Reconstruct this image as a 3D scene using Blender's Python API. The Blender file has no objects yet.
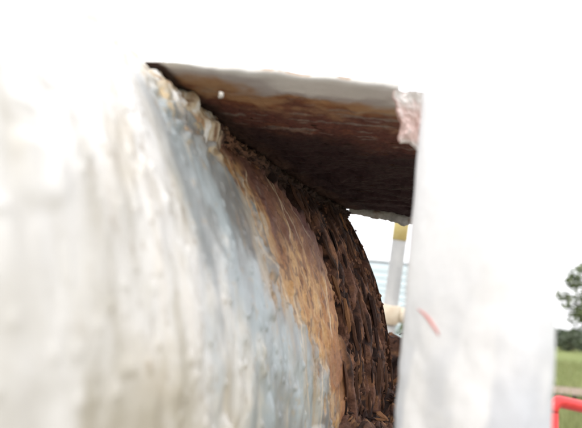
import bpy, bmesh, math, random
import numpy as np
from mathutils import Vector, Matrix

random.seed(7)
rng = np.random.default_rng(7)
scene = bpy.context.scene
COL = scene.collection
R = math.radians

# ------------------------------------------------------------------ camera
EYE = Vector((0, 0, 1.5))
PITCH, ROLL = R(10.5), R(5.0)
fw = Vector((0, math.cos(PITCH), math.sin(PITCH)))
u0 = Vector((0, -math.sin(PITCH), math.cos(PITCH)))
r0 = Vector((1, 0, 0))
rt = r0 * math.cos(ROLL) + u0 * math.sin(ROLL)
up = -r0 * math.sin(ROLL) + u0 * math.cos(ROLL)
cam = bpy.data.cameras.new('camera')
cam.sensor_width = 36.0
cam.lens = 36.0 * 559.0 / 582.0
cam.clip_start = 0.01
cam.clip_end = 2000
cam.dof.use_dof = True
cam.dof.focus_distance = 0.60
cam.dof.aperture_fstop = 6.5
co = bpy.data.objects.new('camera', cam)
M = Matrix((rt, up, -fw)).transposed().to_4x4()
M.translation = EYE
co.matrix_world = M
COL.objects.link(co)
scene.camera = co

# ------------------------------------------------------------------ light
SUN_EL, SUN_AZ = R(48), R(205)          # azimuth clockwise from +Y: behind the camera, a little to the left
w = bpy.data.worlds.new('World')
scene.world = w
w.use_nodes = True
nt = w.node_tree
sky = nt.nodes.new('ShaderNodeTexSky')
sky.sky_type = 'NISHITA'
sky.sun_disc = False
sky.sun_elevation = SUN_EL
sky.sun_rotation = SUN_AZ
sky.air_density = 1.0
sky.dust_density = 5.0
sky.ozone_density = 0.6
bg = nt.nodes['Background']
bg.inputs['Strength'].default_value = 0.14
veil = nt.nodes.new('ShaderNodeMix')          # bright even cloud cover over the clear sky
veil.data_type = 'RGBA'
veil.inputs[0].default_value = 0.85
veil.inputs[7].default_value = (10.6, 10.5, 10.9, 1)
nt.links.new(sky.outputs[0], veil.inputs[6])
nt.links.new(veil.outputs[2], bg.inputs[0])
sd = bpy.data.lights.new('sun', 'SUN')
sd.energy = 1.1
sd.angle = R(20)
sd.color = (1.0, 0.97, 0.93)
so = bpy.data.objects.new('sun', sd)
sdir = Vector((math.sin(SUN_AZ) * math.cos(SUN_EL), math.cos(SUN_AZ) * math.cos(SUN_EL), math.sin(SUN_EL)))
so.rotation_euler = sdir.to_track_quat('Z', 'Y').to_euler()
COL.objects.link(so)
scene.view_settings.view_transform = 'Standard'
scene.view_settings.look = 'None'
scene.view_settings.gamma = 1.0
scene.view_settings.exposure = 0.48
scene.cycles.max_bounces = 8
scene.cycles.diffuse_bounces = 5

# ------------------------------------------------------------------ helpers
def hash3(ix, iy, iz, seed):
    n = (ix * 374761393 + iy * 668265263 + iz * 2147483647 + seed * 1274126177) & 0xFFFFFFFF
    n = ((n ^ (n >> 13)) * 1274126177) & 0xFFFFFFFF
    n = ((n ^ (n >> 16)) * 2246822519) & 0xFFFFFFFF
    return ((n ^ (n >> 15)) & 0xFFFFFF) / float(0xFFFFFF)

def vnoise(x, y, z=0.0, seed=0):
    """value noise 0..1"""
    x, y, z = np.broadcast_arrays(np.asarray(x, float), np.asarray(y, float), np.asarray(z, float))
    ix, iy, iz = (np.floor(a).astype(np.int64) for a in (x, y, z))
    fx, fy, fz = x - ix, y - iy, z - iz
    fx, fy, fz = (a * a * a * (a * (a * 6 - 15) + 10) for a in (fx, fy, fz))
    r = 0
    for dx in (0, 1):
        for dy in (0, 1):
            for dz in (0, 1):
                wgt = (fx if dx else 1 - fx) * (fy if dy else 1 - fy) * (fz if dz else 1 - fz)
                r = r + wgt * hash3(ix + dx, iy + dy, iz + dz, seed)
    return r

def fbm(x, y, z=0.0, seed=0, oct=4, gain=0.5):
    a, s, t = 1.0, 0.0, 0.0
    x, y, z = np.asarray(x, float), np.asarray(y, float), np.asarray(z, float)
    for k in range(oct):
        s = s + a * vnoise(x * 2 ** k + 17.3 * k, y * 2 ** k - 9.1 * k, z * 2 ** k + 3.7 * k, seed + k)
        t += a
        a *= gain
    return s / t

def sst(a, b, x):
    t = np.clip((x - a) / (b - a), 0, 1)
    return t * t * (3 - 2 * t)

def mix(a, b, t):
    t = np.asarray(t)[..., None]
    return np.asarray(a) * (1 - t) + np.asarray(b) * t

def mesh_obj(name, verts, faces, mat, parent=None, smooth=True, colors=None, extra=None):
    me = bpy.data.meshes.new(name)
    verts = np.asarray(verts, dtype=np.float32).reshape(-1, 3)
    me.from_pydata(verts.tolist() if len(verts) < 20000 else verts, [], faces if isinstance(faces, list) else faces.tolist())
    if colors is not None:
        at = me.color_attributes.new('tint', 'FLOAT_COLOR', 'POINT')
        c = np.ones((len(verts), 4), np.float32)
        c[:, :3] = np.asarray(colors).reshape(-1, 3)
        at.data.foreach_set('color', c.ravel())
    for k, a in (extra or {}).items():
        at = me.attributes.new(k, 'FLOAT', 'POINT')
        at.data.foreach_set('value', np.asarray(a, np.float32).ravel())
    me.update()
    if smooth:
        me.polygons.foreach_set('use_smooth', np.ones(len(me.polygons), bool))
    if mat:
        me.materials.append(mat)
    o = bpy.data.objects.new(name, me)
    COL.objects.link(o)
    if parent:
        o.parent = parent
    return o

def empty(name, label, cat, group=None, loc=None):
    o = bpy.data.objects.new(name, None)
    o.empty_display_size = 0.05
    COL.objects.link(o)
    tag(o, label, cat, group)
    return o

def tag(o, label=None, cat=None, group=None, kind=None):
    for k, v in (('label', label), ('category', cat), ('group', group), ('kind', kind)):
        if v:
            o[k] = v
    return o

def grid_faces(n, m, wrap=False, flip=False):
    i = np.arange(n - 1)[:, None]
    j = np.arange(m if wrap else m - 1)[None, :]
    j2 = (j + 1) % m
    a, b, c, d = i * m + j, (i + 1) * m + j, (i + 1) * m + j2, i * m + j2
    q = np.stack([a, b, c, d] if not flip else [a, d, c, b], -1)
    return q.reshape(-1, 4)

def at_px(px, py, depth):
    """a point of the place, from a sight line and a distance along the view"""
    d = fw + rt * ((px - 291) / 559.0) - up * ((py - 214) / 559.0)
    return EYE + d * depth

def tube(path, rad, seg=16, cap=True):
    path = [Vector(p) for p in path]
    n = len(path)
    rads = rad if hasattr(rad, '__len__') else [rad] * n
    vs, fs = [], []
    prev = None
    for i, p in enumerate(path):
        t = (path[min(i + 1, n - 1)] - path[max(i - 1, 0)]).normalized()
        if prev is None:
            a = Vector((0, 0, 1)) if abs(t.z) < .9 else Vector((1, 0, 0))
            x = t.cross(a).normalized()
        else:
            x = (prev - t * prev.dot(t)).normalized()
        prev = x
        y = t.cross(x)
        for k in range(seg):
            an = 2 * math.pi * k / seg
            vs.append(p + (x * math.cos(an) + y * math.sin(an)) * rads[i])
    for i in range(n - 1):
        for k in range(seg):
            k2 = (k + 1) % seg
            fs.append((i * seg + k, i * seg + k2, (i + 1) * seg + k2, (i + 1) * seg + k))
    if cap:
        fs.append(tuple(range(seg))[::-1])
        fs.append(tuple((n - 1) * seg + k for k in range(seg)))
    return [tuple(v) for v in vs], fs

def merge(parts):
    V, F = [], []
    for v, f in parts:
        o = len(V)
        V += [tuple(x) for x in v]
        F += [tuple(i + o for i in q) for q in f]
    return V, F

def box(lo, hi, bev=0.0):
    bm = bmesh.new()
    bmesh.ops.create_cube(bm, size=1)
    for v in bm.verts:
        for k in range(3):
            v.co[k] = (lo[k] + hi[k]) / 2 + v.co[k] * (hi[k] - lo[k])
    if bev:
        bmesh.ops.bevel(bm, geom=list(bm.edges), offset=bev, segments=2, affect='EDGES', profile=.5)
    bm.verts.index_update()
    V = [tuple(v.co) for v in bm.verts]
    F = [tuple(v.index for v in f.verts) for f in bm.faces]
    bm.free()
    return V, F

# ------------------------------------------------------------------ materials
def new_mat(name):
    m = bpy.data.materials.new(name)
    m.use_nodes = True
    return m, m.node_tree, m.node_tree.nodes['Principled BSDF']

def mat_plain(name, c1, c2, scale=20, rough=.6, bump=.2, bscale=None, bdist=.002, metallic=0.0, coords='Object', stretch=(1, 1, 1), detail=5, rand=0.0, spec=.5):
    m, t, b = new_mat(name)
    N, L = t.nodes, t.links
    tc = N.new('ShaderNodeTexCoord')
    mp = N.new('ShaderNodeMapping')
    mp.inputs['Scale'].default_value = stretch
    L.new(tc.outputs[coords], mp.inputs[0])
    no = N.new('ShaderNodeTexNoise')
    no.inputs['Scale'].default_value = scale
    no.inputs['Detail'].default_value = detail
    no.inputs['Roughness'].default_value = .62
    L.new(mp.outputs[0], no.inputs['Vector'])
    rp = N.new('ShaderNodeValToRGB')
    rp.color_ramp.elements[0].position = .32
    rp.color_ramp.elements[1].position = .68
    rp.color_ramp.elements[0].color = (*c1, 1)
    rp.color_ramp.elements[1].color = (*c2, 1)
    L.new(no.outputs[0], rp.inputs[0])
    last = rp.outputs[0]
    if rand:
        oi = N.new('ShaderNodeObjectInfo')
        hs = N.new('ShaderNodeHueSaturation')
        mr = N.new('ShaderNodeMapRange')
        mr.inputs['To Min'].default_value = 1 - rand
        mr.inputs['To Max'].default_value = 1 + rand
        L.new(oi.outputs['Random'], mr.inputs[0])
        L.new(mr.outputs[0], hs.inputs['Value'])
        L.new(last, hs.inputs['Color'])
        last = hs.outputs[0]
    L.new(last, b.inputs['Base Color'])
    b.inputs['Roughness'].default_value = rough
    b.inputs['Metallic'].default_value = metallic
    b.inputs['Specular IOR Level'].default_value = spec
    if bump:
        n2 = N.new('ShaderNodeTexNoise')
        n2.inputs['Scale'].default_value = bscale or scale * 3
        n2.inputs['Detail'].default_value = 6
        L.new(mp.outputs[0], n2.inputs['Vector'])
        bp = N.new('ShaderNodeBump')
        bp.inputs['Strength'].default_value = bump
        bp.inputs['Distance'].default_value = bdist
        L.new(n2.outputs[0], bp.inputs['Height'])
        L.new(bp.outputs[0], b.inputs['Normal'])
    return m

def mat_tinted(name, grain=260, grain_amt=.35, bump_p=.15, bump_r=.8, rough_p=.35, rough_r=.92):
    """mesh colour (where paint, stain and rust lie) broken up by fine grain; attribute 'rust' sets gloss and relief"""
    m, t, b = new_mat(name)
    N, L = t.nodes, t.links
    at = N.new('ShaderNodeAttribute'); at.attribute_name = 'tint'
    ru = N.new('ShaderNodeAttribute'); ru.attribute_name = 'rust'
    tc = N.new('ShaderNodeTexCoord')
    no = N.new('ShaderNodeTexNoise')
    no.inputs['Scale'].default_value = grain
    no.inputs['Detail'].default_value = 7
    no.inputs['Roughness'].default_value = .7
    L.new(tc.outputs['Object'], no.inputs['Vector'])
    # value multiplier 1 +- amt * (0.25 + rust)
    k = N.new('ShaderNodeMath'); k.operation = 'SUBTRACT'
    L.new(no.outputs[0], k.inputs[0]); k.inputs[1].default_value = .5
    a = N.new('ShaderNodeMath'); a.operation = 'MULTIPLY_ADD'
    L.new(ru.outputs['Fac'], a.inputs[0]); a.inputs[1].default_value = grain_amt * 5; a.inputs[2].default_value = grain_amt * .5
    q = N.new('ShaderNodeMath'); q.operation = 'MULTIPLY_ADD'
    L.new(k.outputs[0], q.inputs[0]); L.new(a.outputs[0], q.inputs[1]); q.inputs[2].default_value = 1.0
    q.use_clamp = False
    hs = N.new('ShaderNodeHueSaturation')
    L.new(q.outputs[0], hs.inputs['Value'])
    L.new(at.outputs['Color'], hs.inputs['Color'])
    L.new(hs.outputs[0], b.inputs['Base Color'])
    mr = N.new('ShaderNodeMapRange')
    mr.inputs['To Min'].default_value = rough_p; mr.inputs['To Max'].default_value = rough_r
    L.new(ru.outputs['Fac'], mr.inputs[0])
    L.new(mr.outputs[0], b.inputs['Roughness'])
    mb = N.new('ShaderNodeMapRange')
    mb.inputs['To Min'].default_value = bump_p; mb.inputs['To Max'].default_value = bump_r
    L.new(ru.outputs['Fac'], mb.inputs[0])
    n2 = N.new('ShaderNodeTexNoise')
    n2.inputs['Scale'].default_value = grain * .8
    n2.inputs['Detail'].default_value = 6
    n2.inputs['Roughness'].default_value = .65
    L.new(tc.outputs['Object'], n2.inputs['Vector'])
    bp = N.new('ShaderNodeBump')
    bp.inputs['Distance'].default_value = .0022
    L.new(mb.outputs[0], bp.inputs['Strength'])
    L.new(n2.outputs[0], bp.inputs['Height'])
    L.new(bp.outputs[0], b.inputs['Normal'])
    return m

M_tint = mat_tinted('weathered_paint_and_rust')
M_flake = [mat_plain('rust_scale_dark', (.020, .010, .009), (.080, .038, .026), 120, .95, .8, 300, .002, rand=.45, spec=.25),
           mat_plain('rust_scale_brown', (.050, .024, .016), (.165, .080, .046), 140, .95, .8, 300, .002, rand=.4, spec=.25),
           mat_plain('rust_scale_orange', (.13, .058, .024), (.34, .17, .08), 160, .95, .7, 320, .002, rand=.35, spec=.25)]

# ------------------------------------------------------------------ the pipe
HH = 0.15                    # height of the plate's underside above the lens, the unit of the local sizes
QA, QB, QC = -.25852822, .41684809, .07024912
RP, TC = 2.7, R(37.5)

def axis_x(v):
    vv = np.maximum(v, 2.0)
    s = 2 * QC * (vv - 3.5) + QB
    x = QA + QB * (vv - 3.5) + QC * (vv - 3.5) ** 2 + np.minimum(v - 2, 0) * (2 * QC * -1.5 + QB)
    return x, np.arctan(s)

def pipe_pt(v, th, dr=0.0):
    """v along the pipe, th round it (0 = level, towards the viewer's right), dr outwards; all in HH units"""
    v = np.asarray(v, float)
    x, a = axis_x(v)
    h = RP * (np.cos(th) - math.cos(TC)) + dr * np.cos(th)
    z = 1 + RP * (np.sin(th) - math.sin(TC)) + dr * np.sin(th)
    P = np.stack(np.broadcast_arrays(x + h * np.cos(a), v - h * np.sin(a), z), -1) * HH
    P[..., 2] += EYE.z
    return P

TH_P = np.radians([-40, -1, 7, 16, 22, 26.4, 30, 33, 40])
V_WHITE = [3.75, 3.6, 3.45, 3.2, 3.0, 2.85, 2.72, 2.55, 2.42]          # where sound paint ends
V_BARK = [4.06, 4.04, 4.0, 3.97, 3.97, 3.95, 3.86, 3.70, 2.9]          # where the scale begins
V_END = 4.93

def build_pipe():
    root = empty('steel_pipe', 'big white painted pipe, paint peeling to orange stain and thick layered brown rust', 'pipe')
    v = np.concatenate([np.linspace(-9, .5, 20)[:-1], np.linspace(.5, 3.1, 250)[:-1], np.linspace(3.1, V_END, 250)])
    th = np.concatenate([np.linspace(-250, -38, 60)[:-1], np.linspace(-38, 62, 520)[:-1], np.linspace(62, 110, 14)[:-1]])
    th = np.radians(th)
    V, T = np.meshgrid(v, th, indexing='ij')
    arc = T * RP
    tw = (T + np.pi) % (2 * np.pi) - np.pi
    wob = fbm(V * 3, arc * 2.2, 0, 5, 4) - .5
    wob2 = fbm(V * 14, arc * 6, 0, 15, 4) - .5
    run = fbm(V * 20, arc * 2.2, 0, 17, 4) - .5            # rust bled down the paint in thin runs
    frag = fbm(V * 30, arc * 20, 0, 19, 4) - .5
    d_white = V - np.interp(tw, TH_P, V_WHITE) + wob * .75 + wob2 * .42 + run * .24 + frag * .24
    d_bark = V - np.interp(tw, TH_P, V_BARK) + wob * .10 + wob2 * .10
    side = sst(R(41), R(36.5), tw) * sst(R(-80), R(-60), tw)           # corrosion lives on this flank, under the plate
    m_stain = sst(-.20, .26, d_white) * side
    m_bark = sst(-.02, .06, d_bark) * side
    # --- relief
    dr = np.zeros_like(V)
    # thick brush-applied paint: soft lumps, sags running down the flank, blisters
    sag = fbm(V * 7, arc * 3.2, 0, 21, 3)
    lump = fbm(V * 9, arc * 7, 0, 31, 3)
    dr += (1 - m_stain) * ((sag - .5) * .022 + (lump - .5) * .020)
    bl = vnoise(V * 7, arc * 4.4, 0, 41)
    dr += (1 - m_stain) * sst(.78, .95, bl) * .020
    bl2 = vnoise(V * 26, arc * 20, 0, 43)
    dr += (1 - m_bark) * sst(.80, .95, bl2) * .008
    # paint lumps piled below the weld, near the plate's tip
    lz = sst(2.0, 2.25, V) * sst(2.85, 2.6, V) * sst(R(28.5), R(31.5), tw + wob2 * .1) * sst(R(36.5), R(34.5), tw)
    dr += lz * ((vnoise(V * 20, arc * 22, 0, 45) - .3) * .05 + (fbm(V * 40, arc * 40, 0, 47, 3) - .5) * .03)
    # chipped edge between paint and stain
    m_chip = sst(-.035, .025, d_white) * side
    dr -= m_chip * .014
    dr += m_stain * (1 - m_bark) * (fbm(V * 16, arc * 9, 0, 51, 4) - .5) * .03
    # scratches drawn round the pipe
    # layered scale: terraces that step along the pipe, torn along their length
    q = (V - 3.95) * 12.0 + (fbm(V * 4, arc * 1.7, 0, 61, 5) - .5) * 4.2
    fr = q - np.floor(q)
    lay = np.floor(q)
    edge = sst(0, .22, fr) * (1 - sst(.55, 1.0, fr) * .55)
    torn = fbm(V * 7, arc * 3.0, lay * 3.1, 71, 5)
    rough = fbm(V * 60, arc * 10, 0, 81, 4) - .5
    dr += m_bark * (-.05 + edge * .085 * (.3 + torn) - sst(.44, .36, torn) * .05 + rough * .030)
    dr -= m_bark * sst(4.55, V_END, V) * .05
    P = pipe_pt(V, T, dr)
    # --- where the coats and stains lie
    white = np.array((.79, .78, .75)); cream = np.array((.56, .48, .345)); blue = np.array((.30, .350, .365))
    grey = np.array((.22, .228, .222))
    st1 = fbm(V * 4.5, arc * 2.8, 0, 91, 5)
    st2 = fbm(V * 12, arc * 4.0, 3, 95, 4)
    c = mix(white, cream, np.clip(sst(.44, .68, st1) * .75 + sst(.52, .70, st2) * .35, 0, 1) * sst(1.2, 1.7, V) * .9 * sst(R(42), R(34), tw))
    low_tint = sst(.2, 1.1, V) * sst(R(27), R(4), tw + (st2 - .5) * .5) * sst(R(-90), R(-50), tw)     # darker yellowish tint, stronger towards the lower flank
    c = mix(c, (.42, .385, .30), low_tint * (.50 + .5 * sst(.35, .65, st1)))
    m_blue = sst(-1.35, -.80, d_white + (st2 - .5) * .3 + wob * .2) * side * sst(1.75, 2.15, V + (st1 - .5) * .3) * sst(R(36), R(31), tw)
    c = mix(c, blue, m_blue * (.72 + .36 * st1))
    c = mix(c, grey, m_blue * sst(.42, .66, fbm(V * 7, arc * 4, 0, 97, 4)) * .75 + m_blue * sst(-.55, -.05, d_white) * .65)
    scuff = sst(.70, .80, vnoise(V * 4 + arc * 9, arc * 1.2 - V * 2, 0, 99))
    ochre = np.array((.47, .27, .105)); orange = np.array((.33, .145, .050)); brown = np.array((.135, .062, .038))
    purple = np.array((.13, .055, .045)); dark = np.array((.028, .013, .009))
    n1 = fbm(V * 8, arc * 3.0, 0, 101, 5); n2 = fbm(V * 22, arc * 9, 0, 103, 4)
    rustc = mix(ochre, orange, sst(.0, .45, d_white + (n1 - .5) * .9))
    rustc = mix(rustc, ochre, sst(.55, .68, n2) * .6)
    rustc = mix(rustc, brown, sst(.50, .66, n1) * (.25 + .5 * sst(R(10), R(24), tw)))
    top = sst(R(15), R(26), tw)                     # darker, purple rust close under the plate
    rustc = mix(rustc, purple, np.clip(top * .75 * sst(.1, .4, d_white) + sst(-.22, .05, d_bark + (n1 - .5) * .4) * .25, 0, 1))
    old = sst(.62, .72, fbm(V * 9, arc * 5, 0, 105, 4))     # patches of paint still holding on
    rustc = mix(rustc, (.50, .45, .36), old * .55 * (1 - sst(.2, .5, d_white)))
    tan = np.exp(-((V - 3.60 + wob * .4) / .24) ** 2 - ((tw - R(18.5) + wob2 * .25) / R(5.5)) ** 2)
    rustc = mix(rustc, (.55, .34, .155), np.clip(tan * (.15 + 1.3 * sst(.35, .65, n1 * .5 + n2 * .5)), 0, .8))
    rustc = mix(rustc, (.17, .075, .035), sst(R(12), R(3), tw + wob * .2) * sst(.45, .62, n2) * .7)
    rustc = mix(rustc, (.085, .035, .025), sst(.62, .70, fbm(V * 26, arc * 16, 0, 119, 4)) * .6)
    rim = np.exp(-((d_white - .02) / .05) ** 2)
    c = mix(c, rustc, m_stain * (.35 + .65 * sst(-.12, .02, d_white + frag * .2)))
    speck = sst(.70, .80, fbm(V * 34, arc * 26, 0, 121, 3)) * (1 - m_stain)
    c = mix(c, (.33, .27, .19), speck * .55 * sst(.9, 1.6, V))
    bleed = sst(.56, .74, fbm(V * 16, arc * 1.8, 0, 123, 4)) * sst(-.75, -.1, d_white) * (1 - m_stain) * side
    c = mix(c, (.46, .33, .18), bleed * .5)
    c = mix(c, (.55, .42, .24), lz * sst(.54, .66, fbm(V * 24, arc * 24, 0, 117, 4)) * .85)
    c = mix(c, (.62, .40, .17), rim * .45 * side * sst(.4, .6, n1))
    scr = sst(.93, .97, vnoise(V * 2.2 - arc * 7, arc * .8 + V * 1.5, 0, 107))
    c = mix(c, (.55, .50, .42), scr * .35 * (1 - m_bark) * side * sst(-.5, -.1, d_white))
    barkc = mix(brown, dark, sst(.40, .58, fbm(V * 22, arc * 5, lay * 1.7, 111, 4)))
    barkc = mix(barkc, (.24, .110, .052), sst(.56, .70, fbm(V * 24, arc * 12, 0, 113, 4)) * .8)
    barkc = mix(barkc, (.020, .009, .008), sst(R(27), R(34), tw) * .75)  # recess shade below the plate put into the scale colour
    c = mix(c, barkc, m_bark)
    # pale scratches scored across the stain
    rs = random.Random(3)
    for _ in range(16):
        va, aa = rs.uniform(2.9, 3.85), R(rs.uniform(2, 32)) * RP
        an_, ln_ = rs.uniform(-.5, .5), rs.uniform(.12, .40)
        ux, uy = math.sin(an_), math.cos(an_)
        px_, py_ = V - va, arc - aa
        al = px_ * ux + py_ * uy
        ds = np.abs(px_ * uy - py_ * ux + .02 * np.sin(al * 9))
        ms = sst(.011, .003, ds) * sst(ln_, ln_ * .5, np.abs(al)) * (1 - m_bark) * (np.abs(tw) < 1)
        c = mix(c, (.60, .48, .33), ms * rs.uniform(.3, .75))
    rust = np.clip(m_stain * .55 + m_bark * .6, 0, 1)
    F = grid_faces(len(v), len(th), wrap=False, flip=False)
    # close the ring between the last and first angle
    n, m = len(v), len(th)
    i = np.arange(n - 1)
    seam = np.stack([i * m + m - 1, (i + 1) * m + m - 1, (i + 1) * m, i * m], -1)
    F = np.concatenate([F, seam])
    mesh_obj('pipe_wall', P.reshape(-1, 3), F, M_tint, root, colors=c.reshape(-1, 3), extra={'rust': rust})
    # the far end, closed a little inside the rim
    k = 64
    ang = np.linspace(0, 2 * np.pi, k, endpoint=False)
    rings = [pipe_pt(np.full(k, V_END), ang, -.02 + 0 * ang), pipe_pt(np.full(k, V_END + .05), ang, -.16 + 0 * ang),
             pipe_pt(np.full(k, V_END + .02), ang, -1.4 + 0 * ang)]
    cen = rings[2].mean(0)
    vs = np.concatenate(rings + [cen[None]])
    fs = grid_faces(3, k, wrap=True).tolist() + [(2 * k + j, 3 * k, 2 * k + (j + 1) % k) for j in range(k)]
    mesh_obj('end_plate', vs, fs, M_flake[1], root)
    return root

pipe = build_pipe()

# flakes of scale: each a small jagged plate
def flake_mesh(k, mat):
    n = random.randint(8, 11)
    L, W = 1.0, random.uniform(.10, .24)
    ring, ring2 = [], []
    bend = random.uniform(-.12, .18)
    for i in range(n):
        a = 2 * math.pi * (i + random.uniform(-.3, .3)) / n
        r = random.uniform(.62, 1.08)
        x, y = L * .5 * math.cos(a) * r, W * .5 * math.sin(a) * r * 1.25
        ring.append((x, y, bend * x * x * 2 + random.uniform(-.012, .012)))
        s = random.uniform(.70, .93)
        ring2.append((x * s, y * s, bend * x * x * 2 + random.uniform(.05, .10)))
    top = (random.uniform(-.1, .1), random.uniform(-.04, .04), random.uniform(.07, .12))
    V = ring + ring2 + [top, (0, 0, -.05)]
    F = []
    for i in range(n):
        j = (i + 1) % n
        F += [(i, j, n + j, n + i), (n + i, n + j, 2 * n), (j, i, 2 * n + 1)]
    me = bpy.data.meshes.new('rust_flake')
    me.from_pydata(V, [], F)
    me.materials.append(mat)
    me.update()
    return me

FLAKES = [flake_mesh(k, M_flake[k % 3 if k % 4 else 0]) for k in range(16)]
FL_DARK = [m for m in FLAKES if m.materials[0] == M_flake[0]]
FL_BROWN = [m for m in FLAKES if m.materials[0] == M_flake[1]]
FL_ORANGE = [m for m in FLAKES if m.materials[0] == M_flake[2]]

def put_flake(me, parent, loc, ex, ey, ez, sx, sy, sz, name='rust_flake'):
    o = bpy.data.objects.new(name, me)
    COL.objects.link(o)
    m = Matrix((Vector(ex) * sx, Vector(ey) * sy, Vector(ez) * sz)).transposed().to_4x4()
    m.translation = loc
    o.parent = parent
    o.matrix_world = m
    return o

def pipe_frame(v, th):
    p = Vector(pipe_pt(v, th)[()])
    a = Vector(pipe_pt(v, th + .01)) - p
    b = Vector(pipe_pt(v + .01, th)) - p
    a.normalize(); b.normalize()
    n = a.cross(b).normalized()
    c = Vector(pipe_pt(v, th, .1)) - p
    if n.dot(c) < 0:
        n = -n
    return p, a, b, n

count = 0
for layer in range(8):
    vbase = 4.02 + layer * .115
    th = -24.0
    while th < 34.5:
        ln = .010 + .044 * random.random() ** 1.7 * (1.0 if layer < 6 else .8)
        v0 = vbase + random.uniform(-.05, .05)
        if th > 26:
            v0 -= (th - 26) * .025 * (8 - layer) / 8
        if v0 < V_END - .02 and random.random() < .95 and count < 299:
            p, a, b, n = pipe_frame(v0, R(th))
            tilt = random.uniform(-.05, .55) * (.4 if v0 > 4.7 else 1)
            yaw = random.uniform(-.22, .22) * (.4 if v0 > 4.7 else 1)
            a2 = (a * math.cos(yaw) + b * math.sin(yaw))
            b2 = (b * math.cos(yaw) - a * math.sin(yaw))
            b3 = b2 * math.cos(tilt) - n * math.sin(tilt)
            n3 = n * math.cos(tilt) + b2 * math.sin(tilt)
            r = random.random()
            me = random.choice(FL_DARK if r < .28 else FL_BROWN if r < .78 else FL_ORANGE)
            put_flake(me, pipe, p + n * random.uniform(-.002, .0045) - n * (.0035 if v0 > 4.72 else 0), a2, b3, n3, ln, ln * random.uniform(.6, 1.15), ln * random.uniform(.45, .95))
            count += 1
        th += math.degrees(ln / (RP * HH)) * random.uniform(.62, 1.05)

# crumbs too small to pick apart, on the scale and along the torn paint edge
def crumbs(n, fv, mat_, parent, smin, smax, name='rust_crumbs'):
    V, F = [], []
    for _ in range(n):
        v0, t0 = fv()
        p, a, b, nn = pipe_frame(v0, t0)
        s = random.uniform(smin, smax)
        o = len(V)
        q = Matrix.Rotation(random.uniform(0, 6.28), 3, 'Z')
        for d in ((1, 0, 0), (-.8, .3, 0), (0, 1, 0), (.1, -.9, 0), (.1, .1, .8)):
            d = q @ Vector(d) * s
            d.x *= random.uniform(.6, 1.8); d.y *= random.uniform(.5, 1.0)
            V.append(tuple(p + a * d.x + b * d.y + nn * (d.z - .001)))
        F += [(o, o + 2, o + 4), (o + 2, o + 1, o + 4), (o + 1, o + 3, o + 4), (o + 3, o, o + 4)]
    o = mesh_obj(name, V, F, mat_, parent, smooth=False)
    o['kind'] = 'stuff'
    return o

crumbs(900, lambda: (random.uniform(3.98, 4.9), R(random.uniform(-26, 36))), M_flake[1], pipe, .0012, .0036)

# ------------------------------------------------------------------ bead of weld and paint along the top edge
def build_bead():
    root = pipe
    n, m = 900, 48
    v = np.linspace(2.20, 4.92, n)[:, None]
    an = np.linspace(0, 2 * np.pi, m, endpoint=False)[None, :]
    rad = .085 + .040 * sst(2.25, 2.55, v) - .075 * sst(2.75, 3.0, v) - .01 * sst(3.6, 4.6, v)
    rad = rad * sst(2.17, 2.32, v)
    lp = fbm(v * 13, np.cos(an) * 1.6 + 5, np.sin(an) * 1.6, 121, 3) - .5
    fine = vnoise(v * 34, np.cos(an) * 3.6 + 5, np.sin(an) * 3.6, 125) - .5 + (fbm(v * 60, np.cos(an) * 7, np.sin(an) * 7, 127, 3) - .5) * .6
    rad = rad * (1 + lp * .75) + fine * (.020 + .016 * sst(2.8, 3.0, v))
    x, a = axis_x(v)
    off = .015
    hx = (np.cos(an) * rad + off)
    hz = np.sin(an) * rad * 1.15 - .055 - .075 * sst(2.2, 2.4, v) * (1 - sst(2.75, 3.0, v))
    P = np.stack(np.broadcast_arrays((x + hx * np.cos(a)) * HH, (v - hx * np.sin(a)) * HH, (1 + hz) * HH + EYE.z), -1)
    n1 = fbm(v * 20, np.cos(an) * 2.6, np.sin(an) * 2.6, 131, 4)
    white = np.array((.74, .73, .70))
    c = mix(np.broadcast_to(white, n1.shape + (3,)), (.58, .48, .33), sst(.42, .58, n1 + .10 * np.cos(an) - .04) * .9)
    c = mix(c, (.30, .15, .06), sst(.60, .70, n1) * .8)
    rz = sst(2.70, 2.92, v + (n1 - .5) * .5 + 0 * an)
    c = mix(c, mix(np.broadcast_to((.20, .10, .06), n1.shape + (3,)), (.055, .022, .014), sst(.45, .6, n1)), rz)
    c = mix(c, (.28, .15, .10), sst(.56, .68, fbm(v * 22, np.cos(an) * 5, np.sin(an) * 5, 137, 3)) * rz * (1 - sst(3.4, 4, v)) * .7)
    c = mix(c, (.018, .008, .008), sst(2.95, 3.8, v + 0 * an) * .85)  # far part of the bead blackened, recess shade painted in
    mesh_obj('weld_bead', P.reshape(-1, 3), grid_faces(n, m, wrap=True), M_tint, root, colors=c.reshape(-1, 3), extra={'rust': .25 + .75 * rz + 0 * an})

build_bead()
for k in range(46):           # broken crust standing up along the crevice
    v0 = random.uniform(2.95, 4.85)
    p, a, b, n = pipe_frame(v0, TC - random.uniform(.005, .055))
    s = random.uniform(.006, .015)
    tl = random.uniform(.3, 1.2)
    put_flake(random.choice(FL_DARK if v0 > 3.7 else FLAKES), pipe, p + n * random.uniform(0, .004), (b + a * random.uniform(-.5, .5)).normalized(),
              a.cross(n) * 0 + (n * math.sin(tl) + a * math.cos(tl)).normalized(), (n * math.cos(tl) - a * math.sin(tl)).normalized(), s, s * 1.2, s)

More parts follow.
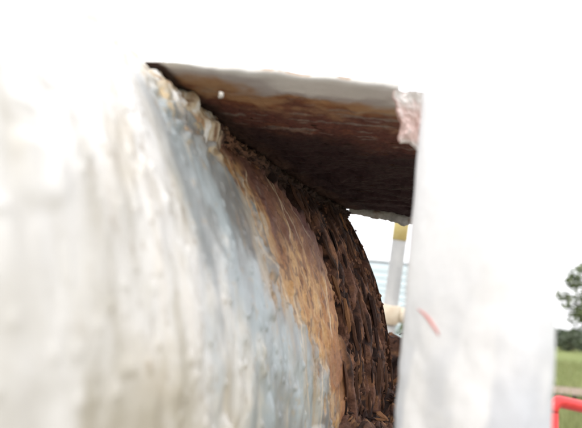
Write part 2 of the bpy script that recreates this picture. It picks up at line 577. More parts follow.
# ------------------------------------------------------------------ plate over the pipe
def build_plate():
    root = empty('overhanging_plate', 'rusty steel plate jutting out above the pipe, pale front edge and dark underside', 'steel plate')
    nu, nv = 150, 230
    u = np.linspace(0, 1, nu)[None, :]
    v = np.linspace(0, 1, nv)[:, None]
    vc = 2.22 + v * (4.96 - 2.22)
    xl, a = axis_x(vc)
    xl = xl - .10 * sst(2.25, 2.9, vc)
    # outer edge, set out at the same stations
    xr = .42 + (vc - 2.30) * (1.16 - .42) / 2.7
    xr = xr + (fbm(v * 9, 0, 0, 141, 3) - .5) * .06
    xr = xr + .10 * sst(2.4, 2.7, vc)
    X = xl + (xr - xl) * u
    Y = vc + (u - 0) * (2.30 - 2.22) * (1 - v) + .04 * u * v
    edge_n = (fbm(u * 8, 3, 0, 143, 4) - .5) * .05
    Y = Y + edge_n * (1 - v) ** 8
    pit = fbm(X * 7, Y * 7, 0, 151, 5); fine = fbm(X * 26, Y * 26, 0, 155, 4)
    rz = sst(.02, .22, v + (fbm(X * 4, Y * 4, 0, 157, 3) - .5) * .22 + 0 * u)     # rust grows from the back
    scale = sst(.25, .5, v + 0 * u)
    drop = -.028 * (1 - sst(0, .35, v)) * (1 - .6 * u)
    Zb = 1.035 + drop - (pit - .5) * (.01 + .05 * scale) - (fine - .5) * .02 * rz
    # layers peeling in long streaks along the back half
    ly = fbm(X * 2.5, Y * 11, 0, 159, 4)
    Zb = Zb - scale * sst(.5, .56, ly) * .018
    sagb = sst(.90, 1.0, v) * .02
    Zb = Zb - sagb
    Zt = 1.035 + drop + .012 + .022 * sst(0, .35, u) + .01 * v + 0 * X + (fbm(X * 6, Y * 6, 0, 161, 3) - .5) * .012
    # the front lip is rounded over by paint
    rnd = (1 - sst(0, .010, v)) * .006
    Zb = Zb + rnd
    Zt = Zt - rnd
    nF = 5                                          # rows down the front face
    def pack(X, Y, Z):
        return np.stack([X * HH, Y * HH, Z * HH + EYE.z], -1)
    B = pack(X, Y, Zb)
    Tt = pack(X, Y, Zt)
    Vv = np.concatenate([B.reshape(-1, 3), Tt.reshape(-1, 3)])
    nn = nu * nv
    F = [grid_faces(nv, nu, flip=False), grid_faces(nv, nu, flip=True) + nn]
    j = np.arange(nu - 1); i = np.arange(nv - 1)
    F.append(np.stack([j, j + 1, nn + j + 1, nn + j], -1))
    l = (nv - 1) * nu
    F.append(np.stack([l + j + 1, l + j, nn + l + j, nn + l + j + 1], -1))
    F.append(np.stack([(i + 1) * nu, i * nu, nn + i * nu, nn + (i + 1) * nu], -1))
    F.append(np.stack([i * nu + nu - 1, (i + 1) * nu + nu - 1, nn + (i + 1) * nu + nu - 1, nn + i * nu + nu - 1], -1))
    F = np.concatenate(F)
    # coats: pale paint by the front edge, ochre bleed, red brown, near black scale with the contact shadow put into its colour
    n1 = fbm(X * 4.2, Y * 5.5, 0, 171, 5); n2 = fbm(X * 11, Y * 14, 0, 173, 5)
    e = (v + (n1 - .5) * .16 + 0 * u) - .06 * u
    paint = np.array((.70, .69, .66))
    c = mix(np.broadcast_to(paint, n1.shape + (3,)), (.47, .44, .43), sst(-.01, .03, e))
    c = mix(c, (.40, .235, .125), sst(.025, .075, e))
    c = mix(c, (.27, .110, .045), sst(.04, .11, e) * sst(.42, .6, n2))
    c = mix(c, (.125, .042, .031), sst(.075, .17, e + (n2 - .5) * .08))
    c = mix(c, (.22, .085, .04), sst(.54, .66, n2) * .75 * sst(.15, .25, e) * (1 - sst(.35, .5, e)))
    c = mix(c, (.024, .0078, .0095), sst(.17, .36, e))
    c = mix(c, (.30, .28, .25), sst(.62, .70, fbm(X * 5, Y * 26, 0, 177, 3)) * .5 * sst(.05, .12, e) * (1 - sst(.2, .3, e)))
    # dark left margin along the crevice
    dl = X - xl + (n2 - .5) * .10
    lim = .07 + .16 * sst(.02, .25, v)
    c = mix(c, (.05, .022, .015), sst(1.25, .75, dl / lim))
    ct = mix(np.broadcast_to((.62, .61, .57), n1.shape + (3,)), (.35, .22, .12), sst(.55, .7, n2))
    cc = np.concatenate([c.reshape(-1, 3), ct.reshape(-1, 3)])
    rr = np.concatenate([np.clip(sst(.06, .2, e), 0, 1).ravel(), (.3 + 0 * n1).ravel()])
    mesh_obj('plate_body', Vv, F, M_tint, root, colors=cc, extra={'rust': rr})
    # ragged lip along the back edge, hanging below the underside
    k, mrow = 160, 7
    t = np.linspace(0, 1, k)[:, None]
    row = np.linspace(0, 1, mrow)[None, :]
    va = np.float64(4.965)
    x0, _ = axis_x(va)
    hang = (.030 + .035 * sst(.1, .5, t) + .035 * np.exp(-((t - .72) / .10) ** 2) - .02 * sst(.88, 1, t)) * (.85 + .5 * (fbm(t * 14, 0, 0, 181, 4) - .5))
    Xl = x0 + .02 + t * (1.20 - x0) + 0 * row
    Yl = 4.965 + .04 * t + (fbm(t * 6, row * 2, 0, 183, 3) - .5) * .03 - row * .012
    Zl = 1.045 - row * (hang + .045)
    bk = np.stack([Xl * HH, (Yl + .035) * HH, Zl * HH + EYE.z], -1)
    fr = np.stack([Xl * HH, Yl * HH, Zl * HH + EYE.z], -1)
    nn = k * mrow
    jj = np.arange(k - 1) * mrow + mrow - 1
    F = np.concatenate([grid_faces(k, mrow), grid_faces(k, mrow, flip=True) + nn, np.stack([jj, jj + mrow, nn + jj + mrow, nn + jj], -1)])
    n1 = fbm(Xl * 9, row * 1.5, 0, 187, 4)
    c = mix(np.broadcast_to((.36, .35, .33), n1.shape + (3,)), (.20, .13, .09), sst(.45, .65, n1))
    c = mix(c, (.06, .03, .02), sst(.35, .05, row + (n1 - .5) * .4 + 0 * t) )
    cc = np.concatenate([c.reshape(-1, 3)] * 2)
    mesh_obj('back_lip', np.concatenate([fr.reshape(-1, 3), bk.reshape(-1, 3)]), F, M_tint, root, colors=cc, extra={'rust': np.full(len(cc), .5)})
    # torn flap of pink primer and white paint at the outer corner
    kx, kz = 50, 60
    p00, p10, p01, p11 = at_px(397, 89, .358), at_px(428, 92, .368), at_px(402, 142, .375), at_px(424, 152, .385)
    uu = np.linspace(0, 1, kx)[:, None, None]; ww = np.linspace(0, 1, kz)[None, :, None]
    G = (np.array(p00) * (1 - uu) * (1 - ww) + np.array(p10) * uu * (1 - ww) + np.array(p01) * (1 - uu) * ww + np.array(p11) * uu * ww)
    U2, W2 = uu[..., 0] + 0 * ww[..., 0], ww[..., 0] + 0 * uu[..., 0]
    nz = fbm(U2 * 3, W2 * 3.5, 0, 401, 4) - .5
    G[..., 1] += nz * .010
    G[..., 2] += (fbm(U2 * 3, 0, 0, 403, 3) - .5) * .008 * W2 + .001 * np.sin(U2 * 6) * W2
    G[..., 0] += (fbm(W2 * 3, 3, 0, 405, 3) - .5) * .008 * (1 - U2)
    Bk = G + np.array((0, .0035, 0))
    k = kx * kz
    i = np.arange(kx - 1) * kz; j = np.arange(kz - 1); l = (kx - 1) * kz
    Fp = np.concatenate([grid_faces(kx, kz), grid_faces(kx, kz, flip=True) + k,
        np.stack([i, i + kz, k + i + kz, k + i], -1), np.stack([i + kz + kz - 1, i + kz - 1, k + i + kz - 1, k + i + kz + kz - 1], -1),
        np.stack([j + 1, j, k + j, k + j + 1], -1), np.stack([l + j, l + j + 1, k + l + j + 1, k + l + j], -1)])
    cf = mix(np.broadcast_to((.85, .82, .80), nz.shape + (3,)), (.76, .57, .53), sst(.25, .6, W2 + nz * 1.0) * sst(1.05, .85, W2 + nz * .3))
    cf = mix(cf, (.50, .26, .20), sst(.10, .02, U2 + nz * .2) * .6)
    mesh_obj('torn_flap', np.concatenate([G.reshape(-1, 3), Bk.reshape(-1, 3)]), Fp, M_tint, root,
             colors=np.concatenate([cf.reshape(-1, 3)] * 2), extra={'rust': np.full(2 * k, .15)})
    # drop of dried paint under the front edge
    p = at_px(221, 95, .362)
    bm = bmesh.new()
    bmesh.ops.create_icosphere(bm, subdivisions=3, radius=.0019)
    for q in bm.verts:
        q.co.z *= 1.35
        q.co *= 1 + .30 * math.sin(q.co.x * 1400 + 1) * math.cos(q.co.z * 1100)
        q.co += p
    me = bpy.data.meshes.new('paint_drop'); bm.to_mesh(me); bm.free()
    for f in me.polygons: f.use_smooth = True
    me.materials.append(mat_plain('dirty_paint', (.45, .42, .36), (.66, .64, .6), 260, .5, .3))
    o = bpy.data.objects.new('paint_drop', me); COL.objects.link(o); o.parent = root
    # loose scale under the plate
    for _ in range(60):
        vv = random.uniform(.22, .93); uu = random.uniform(.12, .95)
        iv, iu = int(vv * (nv - 1)), int(uu * (nu - 1))
        q = Vector(B[iv, iu])
        s = random.uniform(.005, .018)
        an = random.uniform(-.35, .35)
        ex = Vector((math.cos(an), math.sin(an), random.uniform(-.08, .08)))
        ez = Vector((random.uniform(-.12, .12), random.uniform(-.35, .05), -1)).normalized()
        ey = ez.cross(ex).normalized(); ex = ey.cross(ez)
        put_flake(random.choice(FL_DARK + (FL_BROWN if vv < .5 else [])), root, q + Vector((0, 0, .0006)), ex, ey, ez, s, s * .9, s * .5)
    return root

M_white = mat_plain('white_paint', (.72, .71, .68), (.82, .82, .80), 60, .4, .25, 120, .002)
plate = build_plate()

# ------------------------------------------------------------------ white post close on the right
def build_post():
    root = empty('white_post', 'thick white painted post standing close on the right with a thin red scratch', 'post')
    # levels from the ground to well above the frame; the post leans with its two edges
    n, m = 520, 120
    z = np.concatenate([np.linspace(0, 1.30, 30)[:-1], np.linspace(1.30, 1.66, 430)[:-1], np.linspace(1.66, 2.7, 62)])[:, None]
    n = z.shape[0]
    a = np.linspace(0, 2 * np.pi, m, endpoint=False)[None, :]
    bl, br = at_px(412.5, 428, .285), at_px(556, 428, .215)
    tl, tr_ = at_px(438, 145, .285), at_px(560, 180, .22)
    def lin(p, q, zz):
        return [p[k] + (q[k] - p[k]) * (zz - p.z) / (q.z - p.z) for k in (0, 1)]
    lx, ly = lin(bl, tl, z); rx, ry = lin(br, tr_, z)
    cx, cy = (lx + rx) / 2, (ly + ry) / 2
    ex, ey = (rx - lx) / 2, (ry - ly) / 2
    hw = np.sqrt(ex ** 2 + ey ** 2)
    ex, ey = ex / hw, ey / hw
    p = 3.4
    ca, sa = np.cos(a), np.sin(a)
    lx2 = np.sign(ca) * np.abs(ca) ** (2 / p) * hw
    ly2 = np.sign(sa) * np.abs(sa) ** (2 / p) * .017
    ln = np.sqrt(ca ** 2 + sa ** 2)
    # sags and wrinkles of thick paint, coarser low down
    s1 = fbm((lx2 * 40) + z * 14, z * 24, ly2 * 40, 201, 3) - .5
    s2 = fbm(lx2 * 110 + z * 30, z * 55 - lx2 * 30, ly2 * 100, 205, 4) - .5
    dr = s1 * .0050 * sst(1.56, 1.44, z) + s1 * .0012 + s2 * .0007
    lx2 = lx2 + ca * dr * .7
    ly2 = ly2 + sa * dr
    X = cx + lx2 * ex - ly2 * ey
    Y = cy + lx2 * ey + ly2 * ex + .012
    P = np.stack(np.broadcast_arrays(X, Y, z), -1)
    V = np.concatenate([P.reshape(-1, 3), [P[0].mean(0), P[-1].mean(0)]])
    F = grid_faces(n, m, wrap=True, flip=True).tolist()
    k = n * m
    F += [(j, (j + 1) % m, k) for j in range(m)] + [((n - 1) * m + (j + 1) % m, (n - 1) * m + j, k + 1) for j in range(m)]
    n1 = fbm(lx2 * 60, z * 22, ly2 * 60, 211, 4)
    c = mix(np.broadcast_to((.83, .84, .85), n1.shape + (3,)), (.55, .58, .63), sst(.42, .62, n1) * sst(1.55, 1.44, z) * .9)  # blue-grey shading of the lower shaft painted into the colour
    c = mix(c, (.66, .66, .64), sst(.58, .70, fbm(lx2 * 50, z * 40, 4 + ly2 * 50, 215, 4)) * .25)
    cc = np.concatenate([c.reshape(-1, 3), [[.6, .6, .6]] * 2])
    mesh_obj('post_shaft', V, F, M_tint, root, colors=cc, extra={'rust': np.zeros(len(V))})
    # red scratch: a thin curved ribbon of paint lying on the face
    depth = .26
    pts = [at_px(x, y, depth) for x, y in ((418, 309), (424, 313.5), (429, 319), (433, 325), (437, 331), (439, 335.5))]
    face = fw
    # drop each point on to the face
    bpy.context.view_layer.update()
    ob = root.children[0]
    out = []
    for q in pts:
        d = (q - EYE).normalized()
        ok, loc, nor, _ = ob.ray_cast(EYE, d)
        out.append(loc + nor * .0001 if ok else q)
    v, f = tube(out, [.0003, .0006, .0008, .0008, .0006, .0003], 8)
    mesh_obj('red_scratch', v, f, mat_plain('red_mark', (.50, .16, .14), (.66, .30, .27), 300, .6, .1), root)
    return root

post = build_post()

# ------------------------------------------------------------------ rusted stand under the far end
def build_stand():
    root = empty('rusted_stand', 'rust crusted steel stand below the far end of the pipe, flaking to pieces', 'pipe stand')
    ct = at_px(402, 338, .80)
    n, m = 150, 90
    z = np.concatenate([np.linspace(0, ct.z - .2, 14)[:-1], np.linspace(ct.z - .2, ct.z, 110)])[:, None]
    n = z.shape[0]
    a = np.linspace(0, 2 * np.pi, m, endpoint=False)[None, :]
    ca, sa = np.cos(a), np.sin(a)
    p = 5
    x = np.sign(ca) * np.abs(ca) ** (2 / p) * .050
    y = np.sign(sa) * np.abs(sa) ** (2 / p) * .040
    dn = fbm(x * 50, y * 50, z * 22, 221, 5) - .5
    k = 1 + dn * .42
    lay = fbm(x * 22, y * 22, z * 90, 225, 4)
    k = k + sst(.5, .58, lay) * .08
    topn = (fbm(x * 60, y * 60, 0, 227, 4) - .5) * .030
    zz = z + topn * sst(ct.z - .06, ct.z, z)
    P = np.stack(np.broadcast_arrays(ct.x + .012 + x * k, ct.y + y * k + .02, zz), -1)
    V = np.concatenate([P.reshape(-1, 3), [P[-1].mean(0) + np.array((0, 0, -.004))]])
    F = grid_faces(n, m, wrap=True, flip=True).tolist() + [((n - 1) * m + (j + 1) % m, (n - 1) * m + j, n * m) for j in range(m)]
    F = [f[::-1] for f in F]
    n1 = fbm(x * 60, y * 60, z * 40, 231, 4)
    c = mix(np.broadcast_to((.10, .046, .028), n1.shape + (3,)), (.030, .015, .012), sst(.38, .55, n1))
    c = mix(c, (.22, .11, .05), sst(.62, .72, fbm(x * 90, y * 90, z * 80, 235, 3)) * .6)
    cc = np.concatenate([c.reshape(-1, 3), [[.05, .02, .012]]])
    mesh_obj('stand_column', V, F, M_tint, root, colors=cc, extra={'rust': np.ones(len(V))})
    # shelf of caked rust between the stand and the pipe's flank
    nv2, nw = 150, 80
    v = np.linspace(3.75, 5.3, nv2)[:, None]; q = np.linspace(0, 1, nw)[None, :]
    x0, a0 = axis_x(v)
    flank = x0 + RP * (math.cos(R(-1)) - math.cos(TC)) * np.cos(a0)
    yb = v - RP * (math.cos(R(-1)) - math.cos(TC)) * np.sin(a0)
    wd = (.26 + .16 * fbm(v * 5, 0, 0, 241, 3)) * sst(3.75, 4.0, v)
    out = -.12 + q * (wd + .12)
    hgt = -.66 + .10 * sst(4.3, 5.0, v) + (fbm(v * 9, q * 4, 0, 243, 5) - .5) * .28 + (fbm(v * 30, q * 12, 0, 247, 4) - .5) * .10 - .5 * sst(.75, 1, q) ** 2
    Xs = (flank + out * np.cos(a0)) * HH; Ys = (yb - out * np.sin(a0)) * HH
    Tp = np.stack(np.broadcast_arrays(Xs, Ys, EYE.z + hgt * HH), -1)
    Bt = np.stack(np.broadcast_arrays(Xs, Ys, EYE.z + (hgt * 0 - 1.75) * HH), -1)
    k = nv2 * nw
    j = np.arange(nw - 1); i = np.arange(nv2 - 1); l = (nv2 - 1) * nw
    Fq = np.concatenate([grid_faces(nv2, nw), grid_faces(nv2, nw, flip=True) + k,
         np.stack([j, j + 1, k + j + 1, k + j], -1), np.stack([l + j + 1, l + j, k + l + j, k + l + j + 1], -1),
         np.stack([(i + 1) * nw, i * nw, k + i * nw, k + (i + 1) * nw], -1),
         np.stack([i * nw + nw - 1, (i + 1) * nw + nw - 1, k + (i + 1) * nw + nw - 1, k + i * nw + nw - 1], -1)])
    n1 = fbm(v * 14, q * 6, 0, 249, 4)
    c = mix(np.broadcast_to((.10, .048, .030), n1.shape + (3,)), (.032, .017, .012), sst(.42, .58, n1))
    c = mix(c, (.24, .12, .05), sst(.58, .68, fbm(v * 24, q * 10, 0, 251, 3)) * .8)
    mesh_obj('caked_shelf', np.concatenate([Tp.reshape(-1, 3), Bt.reshape(-1, 3)]), Fq, M_tint, root,
             colors=np.concatenate([c.reshape(-1, 3)] * 2), extra={'rust': np.ones(2 * k)})
    for _ in range(60):
        iv, iw = random.randrange(20, nv2 - 5), random.randrange(8, nw - 12)
        p0 = Vector(Tp[iv, iw])
        ez = Vector((random.uniform(-.5, .7), random.uniform(-.8, .3), 1)).normalized()
        ex = ez.cross(Vector((random.uniform(-1, 1), random.uniform(-1, 1), .2))).normalized()
        s = random.uniform(.008, .022)
        r = random.random()
        put_flake(random.choice(FL_DARK if r < .45 else FL_BROWN if r < .8 else FL_ORANGE), root, p0 + ez * .002, ex, ez.cross(ex), ez, s, s * 1.4, s * .8)
    for _ in range(70):
        t = random.random()
        if t < .45:
            q = Vector((ct.x + .012 + random.uniform(-.05, .05), ct.y + random.uniform(-.03, .03), ct.z + random.uniform(-.014, .008)))
            ez = Vector((random.uniform(-.6, .6), random.uniform(-.8, .2), 1)).normalized()
        else:
            q = Vector((ct.x + .012 + random.uniform(-.052, .052), ct.y - .022 + random.uniform(-.006, .004), ct.z - random.uniform(.005, .12)))
            ez = Vector((random.uniform(-.5, .5), -1, random.uniform(-.4, .6))).normalized()
        ex = ez.cross(Vector((random.uniform(-1, 1), random.uniform(-.3, .3), random.uniform(-1, 1)))).normalized()
        ey = ez.cross(ex)
        s = random.uniform(.010, .030)
        r = random.random()
        put_flake(random.choice(FL_DARK if r < .45 else FL_BROWN if r < .8 else FL_ORANGE), root, q, ex, ey, ez, s, s, s * .7)
    return root

stand = build_stand()

# ------------------------------------------------------------------ handrail behind: pole, clamp and rail
M_galv = mat_plain('weathered_grey_paint', (.27, .275, .27), (.40, .40, .385), 9, .55, .15, 60, .003)
M_yel = mat_plain('yellow_band_paint', (.70, .58, .20), (.80, .69, .34), 30, .5, .1)
M_beige = mat_plain('cream_rail_paint', (.55, .46, .34), (.68, .61, .48), 25, .5, .15)
def build_pole():
    root = empty('handrail_pole', 'grey upright pole with a yellow band at its top, seen through the gap', 'pole')
    b, t = at_px(386.5, 338, 2.0), at_px(404, 205, 2.0)
    d = (t - b).normalized()
    base = b - d * (b.z / d.z)
    yb = b + d * ((at_px(399.5, 240, 2.0) - b).dot(d))
    v, f = tube([base, yb], .0255, 28)
    mesh_obj('pole_shaft', v, f, M_galv, root)
    v, f = tube([yb, t - d * .012, t - d * .003, t], [.0262, .0262, .024, .020], 28)
    mesh_obj('yellow_band', v, f, M_yel, root)
    v, f = merge([tube([base, base + d * .012], .075, 24), tube([base + d * .012, base + d * .02], .045, 24)])
    mesh_obj('base_flange', v, f, M_galv, root)
    return root, b, d
pole, pb, pd = build_pole()
def build_rail():
    root = empty('cream_rail', 'cream painted horizontal rail clamped to the grey pole above the grass', 'rail')
    c0 = at_px(389.7, 314, 2.0)
    dirv = (Vector((1, .25, 0))).normalized()
    v, f = tube([c0 + dirv * .032, c0 + dirv * .55], .0235, 20)
    mesh_obj('rail_tube', v, f, M_beige, root)
    v, f = tube([c0 - pd * .034, c0 - pd * .030, c0 + pd * .030, c0 + pd * .034], [.030, .034, .034, .030], 24)
    o1 = mesh_obj('clamp', v, f, M_beige, root)
    v, f = tube([c0 + dirv * .030, c0 + dirv * .075], .028, 20)
    mesh_obj('socket', v, f, M_beige, o1)
    e = c0 + dirv * .52
    v, f = tube([Vector((e.x, e.y, 0)), e - Vector((0, 0, .02))], .0235, 20)
    mesh_obj('rail_leg', v, f, M_beige, root)
build_rail()

# ------------------------------------------------------------------ red rail on the right
M_red = mat_plain('red_rail_paint', (.55, .020, .022), (.68, .05, .045), 14, .35, .1)
def build_red():
    root = empty('red_railing', 'glossy red tube railing at the lower right, in front of the grass', 'railing')
    a = at_px(552, 400, 1.7); b = at_px(586, 407.5, 1.75)
    d = (b - a).normalized()
    pts = []
    for k in range(7):       # bend down into the upright
        t = k / 6 * math.pi / 2
        pts.append(a + d * (.035 * (1 - math.cos(math.pi / 2 - t + 0)) if False else .035 * (1 - math.sin(t)) * -1 + .035) * 1 + Vector((0, 0, -.035 * (1 - math.sin(t)))) - d * 0)
    bend = [a + d * (.035 - .035 * math.cos(t)) + Vector((0, 0, -.035 + .035 * math.sin(t))) for t in np.linspace(0, math.pi / 2, 8)]
    end = a + d * 1.6
    v, f = tube(bend + [end], .0185, 24)
    mesh_obj('top_rail', v, f, M_red, root)
    v, f = tube([Vector((a.x, a.y, 0)), a - Vector((0, 0, .036))], .0185, 24)
    mesh_obj('upright', v, f, M_red, root)
    q = end - d * .06
    v, f = tube([Vector((q.x, q.y, 0)), q - Vector((0, 0, .012))], .0185, 24)
    mesh_obj('upright', v, f, M_red, root)
    lo = Vector((0, 0, -.52))
    v, f = tube([a + lo + d * .02, q + lo - d * .02], .014, 20)
    mesh_obj('middle_rail', v, f, M_red, root)
build_red()

# ------------------------------------------------------------------ ground
def ground():
    m, t, b = new_mat('grass_field')
    N, L = t.nodes, t.links
    tc = N.new('ShaderNodeTexCoord')
    cols = []
    n1 = N.new('ShaderNodeTexNoise'); n1.inputs['Scale'].default_value = .35; n1.inputs['Detail'].default_value = 8
    n2 = N.new('ShaderNodeTexNoise'); n2.inputs['Scale'].default_value = 14; n2.inputs['Detail'].default_value = 6
    L.new(tc.outputs['Object'], n1.inputs['Vector']); L.new(tc.outputs['Object'], n2.inputs['Vector'])
    r1 = N.new('ShaderNodeValToRGB')
    r1.color_ramp.elements[0].position = .35; r1.color_ramp.elements[0].color = (.14, .18, .055, 1)
    r1.color_ramp.elements[1].position = .65; r1.color_ramp.elements[1].color = (.26, .30, .12, 1)
    L.new(n1.outputs[0], r1.inputs[0])
    mx = N.new('ShaderNodeMix'); mx.data_type = 'RGBA'; mx.blend_type = 'MULTIPLY'; mx.inputs[0].default_value = .7
    r2 = N.new('ShaderNodeValToRGB')
    r2.color_ramp.elements[0].position = .3; r2.color_ramp.elements[0].color = (.45, .45, .45, 1)
    r2.color_ramp.elements[1].position = .7; r2.color_ramp.elements[1].color = (1.3, 1.25, 1.1, 1)
    L.new(n2.outputs[0], r2.inputs[0])
    L.new(r1.outputs[0], mx.inputs[6]); L.new(r2.outputs[0], mx.inputs[7])
    L.new(mx.outputs[2], b.inputs['Base Color'])
    b.inputs['Roughness'].default_value = .95
    b.inputs['Specular IOR Level'].default_value = .1
    nx, ny = 60, 60
    xs = np.sign(np.linspace(-1, 1, nx)) * np.abs(np.linspace(-1, 1, nx)) ** 3 * 900
    X, Y = np.meshgrid(xs, xs, indexing='ij')
    Z = (fbm(X * .06, Y * .06, 0, 301, 3) - .5) * .25 * sst(4, 25, np.hypot(X, Y))
    o = mesh_obj('ground', np.stack([X, Y, Z], -1).reshape(-1, 3), grid_faces(nx, nx), m)
    tag(o, kind='structure')
    # dirt track across the field
    md = mat_plain('dirt_track', (.20, .15, .105), (.34, .27, .20), 6, .95, .4, 30, .02)
    k = 60
    tt = np.linspace(-40, 60, k)
    V, F = [], []
    for i, x in enumerate(tt):
        yc = 15.5 + .05 * x + math.sin(x * .12) * .5
        hw = 1.3
        for s in (-1, -.4, .4, 1):
            V.append((x, yc + s * (hw + .2 * math.sin(x * 1.7 + s)), 0.16 + (.05 if abs(s) < .5 else 0)))
    o = mesh_obj('dirt_path', V, grid_faces(k, 4, flip=True), md)
    tag(o, kind='structure')
    m_bounce = mat_plain('unseen_bounce_ground', (.21, .18, .15), (.35, .31, .26), 30, .95, .6, 120, .02)  # unseen ground sheet, added for a neutral, warm bounce light
    gx, gy = np.meshgrid(np.linspace(-9, 6, 40), np.linspace(-9, 4.6, 40), indexing='ij')
    gz = .10 + (fbm(gx * 2, gy * 2, 0, 311, 4) - .5) * .05
    o = mesh_obj('unseen_bounce_ground', np.stack([gx, gy, gz], -1).reshape(-1, 3), grid_faces(40, 40), m_bounce)
    tag(o, kind='structure')
    mg = mat_plain('grass_blades', (.15, .18, .06), (.30, .32, .14), 2, .8, 0)
    V, F = [], []
    for _ in range(16000):
        y = random.uniform(5, 38) if random.random() < .8 else random.uniform(3, 12)
        x = y * random.uniform(.10, .62)
        if abs(y - (15.5 + .05 * x + math.sin(x * .12) * .5)) < 1.25 and random.random() < .93:
            continue
        hh = random.uniform(.08, .28) * (1 + y * .02)
        a = random.uniform(0, 6.28); w_ = random.uniform(.006, .014) * (1 + y * .06)
        lx, ly = random.uniform(-.12, .12), random.uniform(-.12, .12)
        o0 = len(V)
        V += [(x - w_ * math.cos(a), y - w_ * math.sin(a), -.03), (x + w_ * math.cos(a), y + w_ * math.sin(a), -.03), (x + lx, y + ly, hh + .06)]
        F.append((o0, o0 + 1, o0 + 2))
    o = mesh_obj('grass', V, F, mg, smooth=False)
    tag(o, kind='stuff')
ground()

# ------------------------------------------------------------------ trees and bushes
M_leaf = [mat_plain('leaf_green_%s' % n, c1, c2, 3, .6, 0, rand=.1) for n, c1, c2 in
          (('dark', (.030, .055, .022), (.075, .115, .045)), ('mid', (.07, .105, .035), (.17, .21, .08)), ('dull', (.085, .11, .075), (.17, .20, .13)))]
M_bark = mat_plain('tree_bark', (.06, .045, .035), (.16, .13, .10), 14, .9, .6, 40, .01)

def leaves(clumps, n, size, spread):
    V, F = [], []
    for _ in range(n):
        c, r = random.choice(clumps)
        d = Vector((random.gauss(0, 1), random.gauss(0, 1), random.gauss(0, .8)))
        d = d.normalized() * r * random.uniform(.25, 1.0) ** .6
        p = c + d
        s = size * random.uniform(.6, 1.4)
        q = Matrix.Rotation(random.uniform(0, 6.28), 3, 'Z') @ Matrix.Rotation(random.uniform(-1.1, 1.1), 3, 'X') @ Matrix.Rotation(random.uniform(-.6, .6), 3, 'Y')
        o = len(V)
        for l in ((-.5, 0, 0), (0, -.24, .03), (.5, 0, -.05), (0, .24, .03)):
            V.append(tuple(p + q @ (Vector(l) * s)))
        F += [(o, o + 1, o + 2), (o, o + 2, o + 3)]
    return V, F

def tree(name, label, cat, base, h, rad, n, leaf, mi, group=None, trunk_frac=.45, nclump=22):
    root = empty(name, label, cat, group)
    base = Vector(base)
    th = h * trunk_frac
    tr = h * .022
    limbs = []
    pts = [base + Vector((random.uniform(-.04, .04) * h * k / 4, random.uniform(-.04, .04) * h * k / 4, th * k / 4 - (.1 if k == 0 else 0))) for k in range(5)]
    limbs.append(tube(pts, [tr * (1.5 - .13 * k) for k in range(5)], 10))
    cl = []
    for k in range(nclump):
        a = 2.399 * k + random.uniform(-.3, .3)
        zf = (k + .5) / nclump
        rr = rad * math.sqrt(max(.05, 1 - (1.7 * zf - .75) ** 2)) * random.uniform(.45, .95)
        c = base + Vector((rr * math.cos(a), rr * math.sin(a), th * .8 + (h - th * .8) * zf * .95))
        cl.append((c, rad * random.uniform(.20, .36)))
        if k % 2 == 0:
            s = pts[2 + k % 3]
            mid = (s + c) / 2 + Vector((0, 0, -.06 * h))
            limbs.append(tube([s, mid, c], [tr * .6, tr * .38, tr * .12], 6))
    v, f = merge(limbs)
    mesh_obj('trunk', v, f, M_bark, root)
    v, f = leaves(cl, n, leaf, 1)
    mesh_obj('crown', v, f, M_leaf[mi], root, smooth=False)
    return root

p = at_px(606, 340, 11.0)
tree('broadleaf_tree', 'leafy green tree at the right edge, its branches reaching in above the bushes', 'tree', (p.x, p.y, 0), 3.2, .86, 5200, .085, 1, trunk_frac=.74, nclump=34)
descs = ['low rounded dark bush at the field edge beside the post', 'pale dull bush below the tree at the right edge',
         'tallest dark bush in the far row of the field', 'mid green bush behind the white post']
for i, (px, dpt, h, rad, mi) in enumerate(((560, 95, 3.4, 3.0, 0), (574, 90, 3.0, 2.6, 2), (590, 100, 4.3, 3.6, 0), (535, 98, 3.6, 3.2, 1))):
    p = at_px(px, 345, dpt)
    tree('bush', ['small rounded dark bush at the field edge just right of the white post', 'pale dull green bush at the far field edge below the tree',
                  'taller dark bush at the far field edge cut by the right frame edge', 'mid green bush at the far field edge hidden behind the white post'][i],
         'bush', (p.x, p.y, .05), h, rad, 1500, .5, mi, 'bushes along the far edge of the field', trunk_frac=.2, nclump=18)
p = at_px(412, 330, 24)
tree('bush', 'low green bush standing in front of the pale shed, seen through the gap', 'bush', (p.x, p.y, 0), 1.95, 1.0, 1500, .16, 1, 'bushes along the far edge of the field', trunk_frac=.15, nclump=18)
p = at_px(428, 330, 23)
tree('bush', 'wider low green bush in front of the pale shed, beside the white post', 'bush', (p.x, p.y, 0), 1.7, 1.2, 1500, .16, 2, 'bushes along the far edge of the field', trunk_frac=.15, nclump=18)
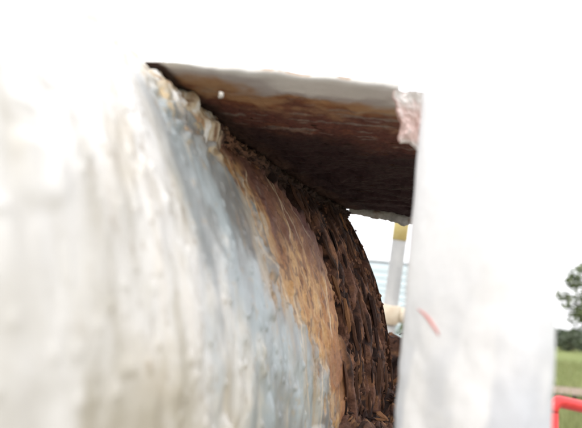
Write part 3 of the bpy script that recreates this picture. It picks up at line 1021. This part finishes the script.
for i in range(3):
    px = 557 + i * 20
    p = at_px(px, 345, 150 + (i * 13) % 21)
    tree('far_tree', ['distant soft green tree in the far tree line, half hidden by the white post', 'distant soft green tree in the far tree line, second from the white post', 'distant soft green tree in the far tree line, at the right frame edge'][i], 'tree', (p.x, p.y, 0), random.uniform(4.2, 5.6), random.uniform(3.5, 5.0), 900, .9, 2, 'trees of the far tree line', trunk_frac=.25, nclump=16)

# ------------------------------------------------------------------ pale shed far behind the gap
def shed():
    root = empty('pale_shed', 'pale blue shed of horizontal cladding boards far behind the gap', 'shed')
    c0 = at_px(395, 327, 30)
    x0, x1, y = c0.x - 4.5, c0.x + 3.2, c0.y
    M_cl = mat_plain('pale_blue_cladding', (.60, .70, .77), (.68, .76, .82), 1.2, .5, .1, rand=.05)
    M_tr = mat_plain('shed_trim', (.62, .70, .75), (.70, .76, .80), 2, .5, 0)
    v, f = box((x0 + .05, y + .05, -.1), (x1 - .05, y + 6, 4.9))
    mesh_obj('wall', v, f, M_tr, root)
    hgt = .36
    me = None
    k = 0
    z = .1
    while z + hgt < 5.0:
        v, f = box((x0, -.05, 0), (x1, .04, hgt - .05), .008)
        if me is None:
            o = mesh_obj('cladding_board', v, f, M_cl, root, smooth=False); me = o.data
        else:
            o = bpy.data.objects.new('cladding_board', me); COL.objects.link(o); o.parent = root
        o.location = (0, y, z)
        z += hgt
    rv = [(x0 - .3, y - .07, 4.97), (x1 + .3, y - .07, 4.97), (x1 + .3, y + 3, 5.35), (x0 - .3, y + 3, 5.35), (x0 - .3, y + 6.4, 4.95), (x1 + .3, y + 6.4, 4.95)]
    rv2 = [(a, b, c + .04) for a, b, c in rv]
    rf = [(0, 3, 2, 1), (3, 4, 5, 2), (6, 7, 8, 9), (9, 8, 11, 10), (0, 1, 7, 6), (4, 10, 11, 5), (0, 6, 9, 3), (3, 9, 10, 4), (1, 2, 8, 7), (2, 5, 11, 8)]
    mesh_obj('roof', rv + rv2, rf, mat_plain('pale_roof', (.70, .74, .77), (.78, .80, .82), 2, .5, 0), root, smooth=False)
shed()
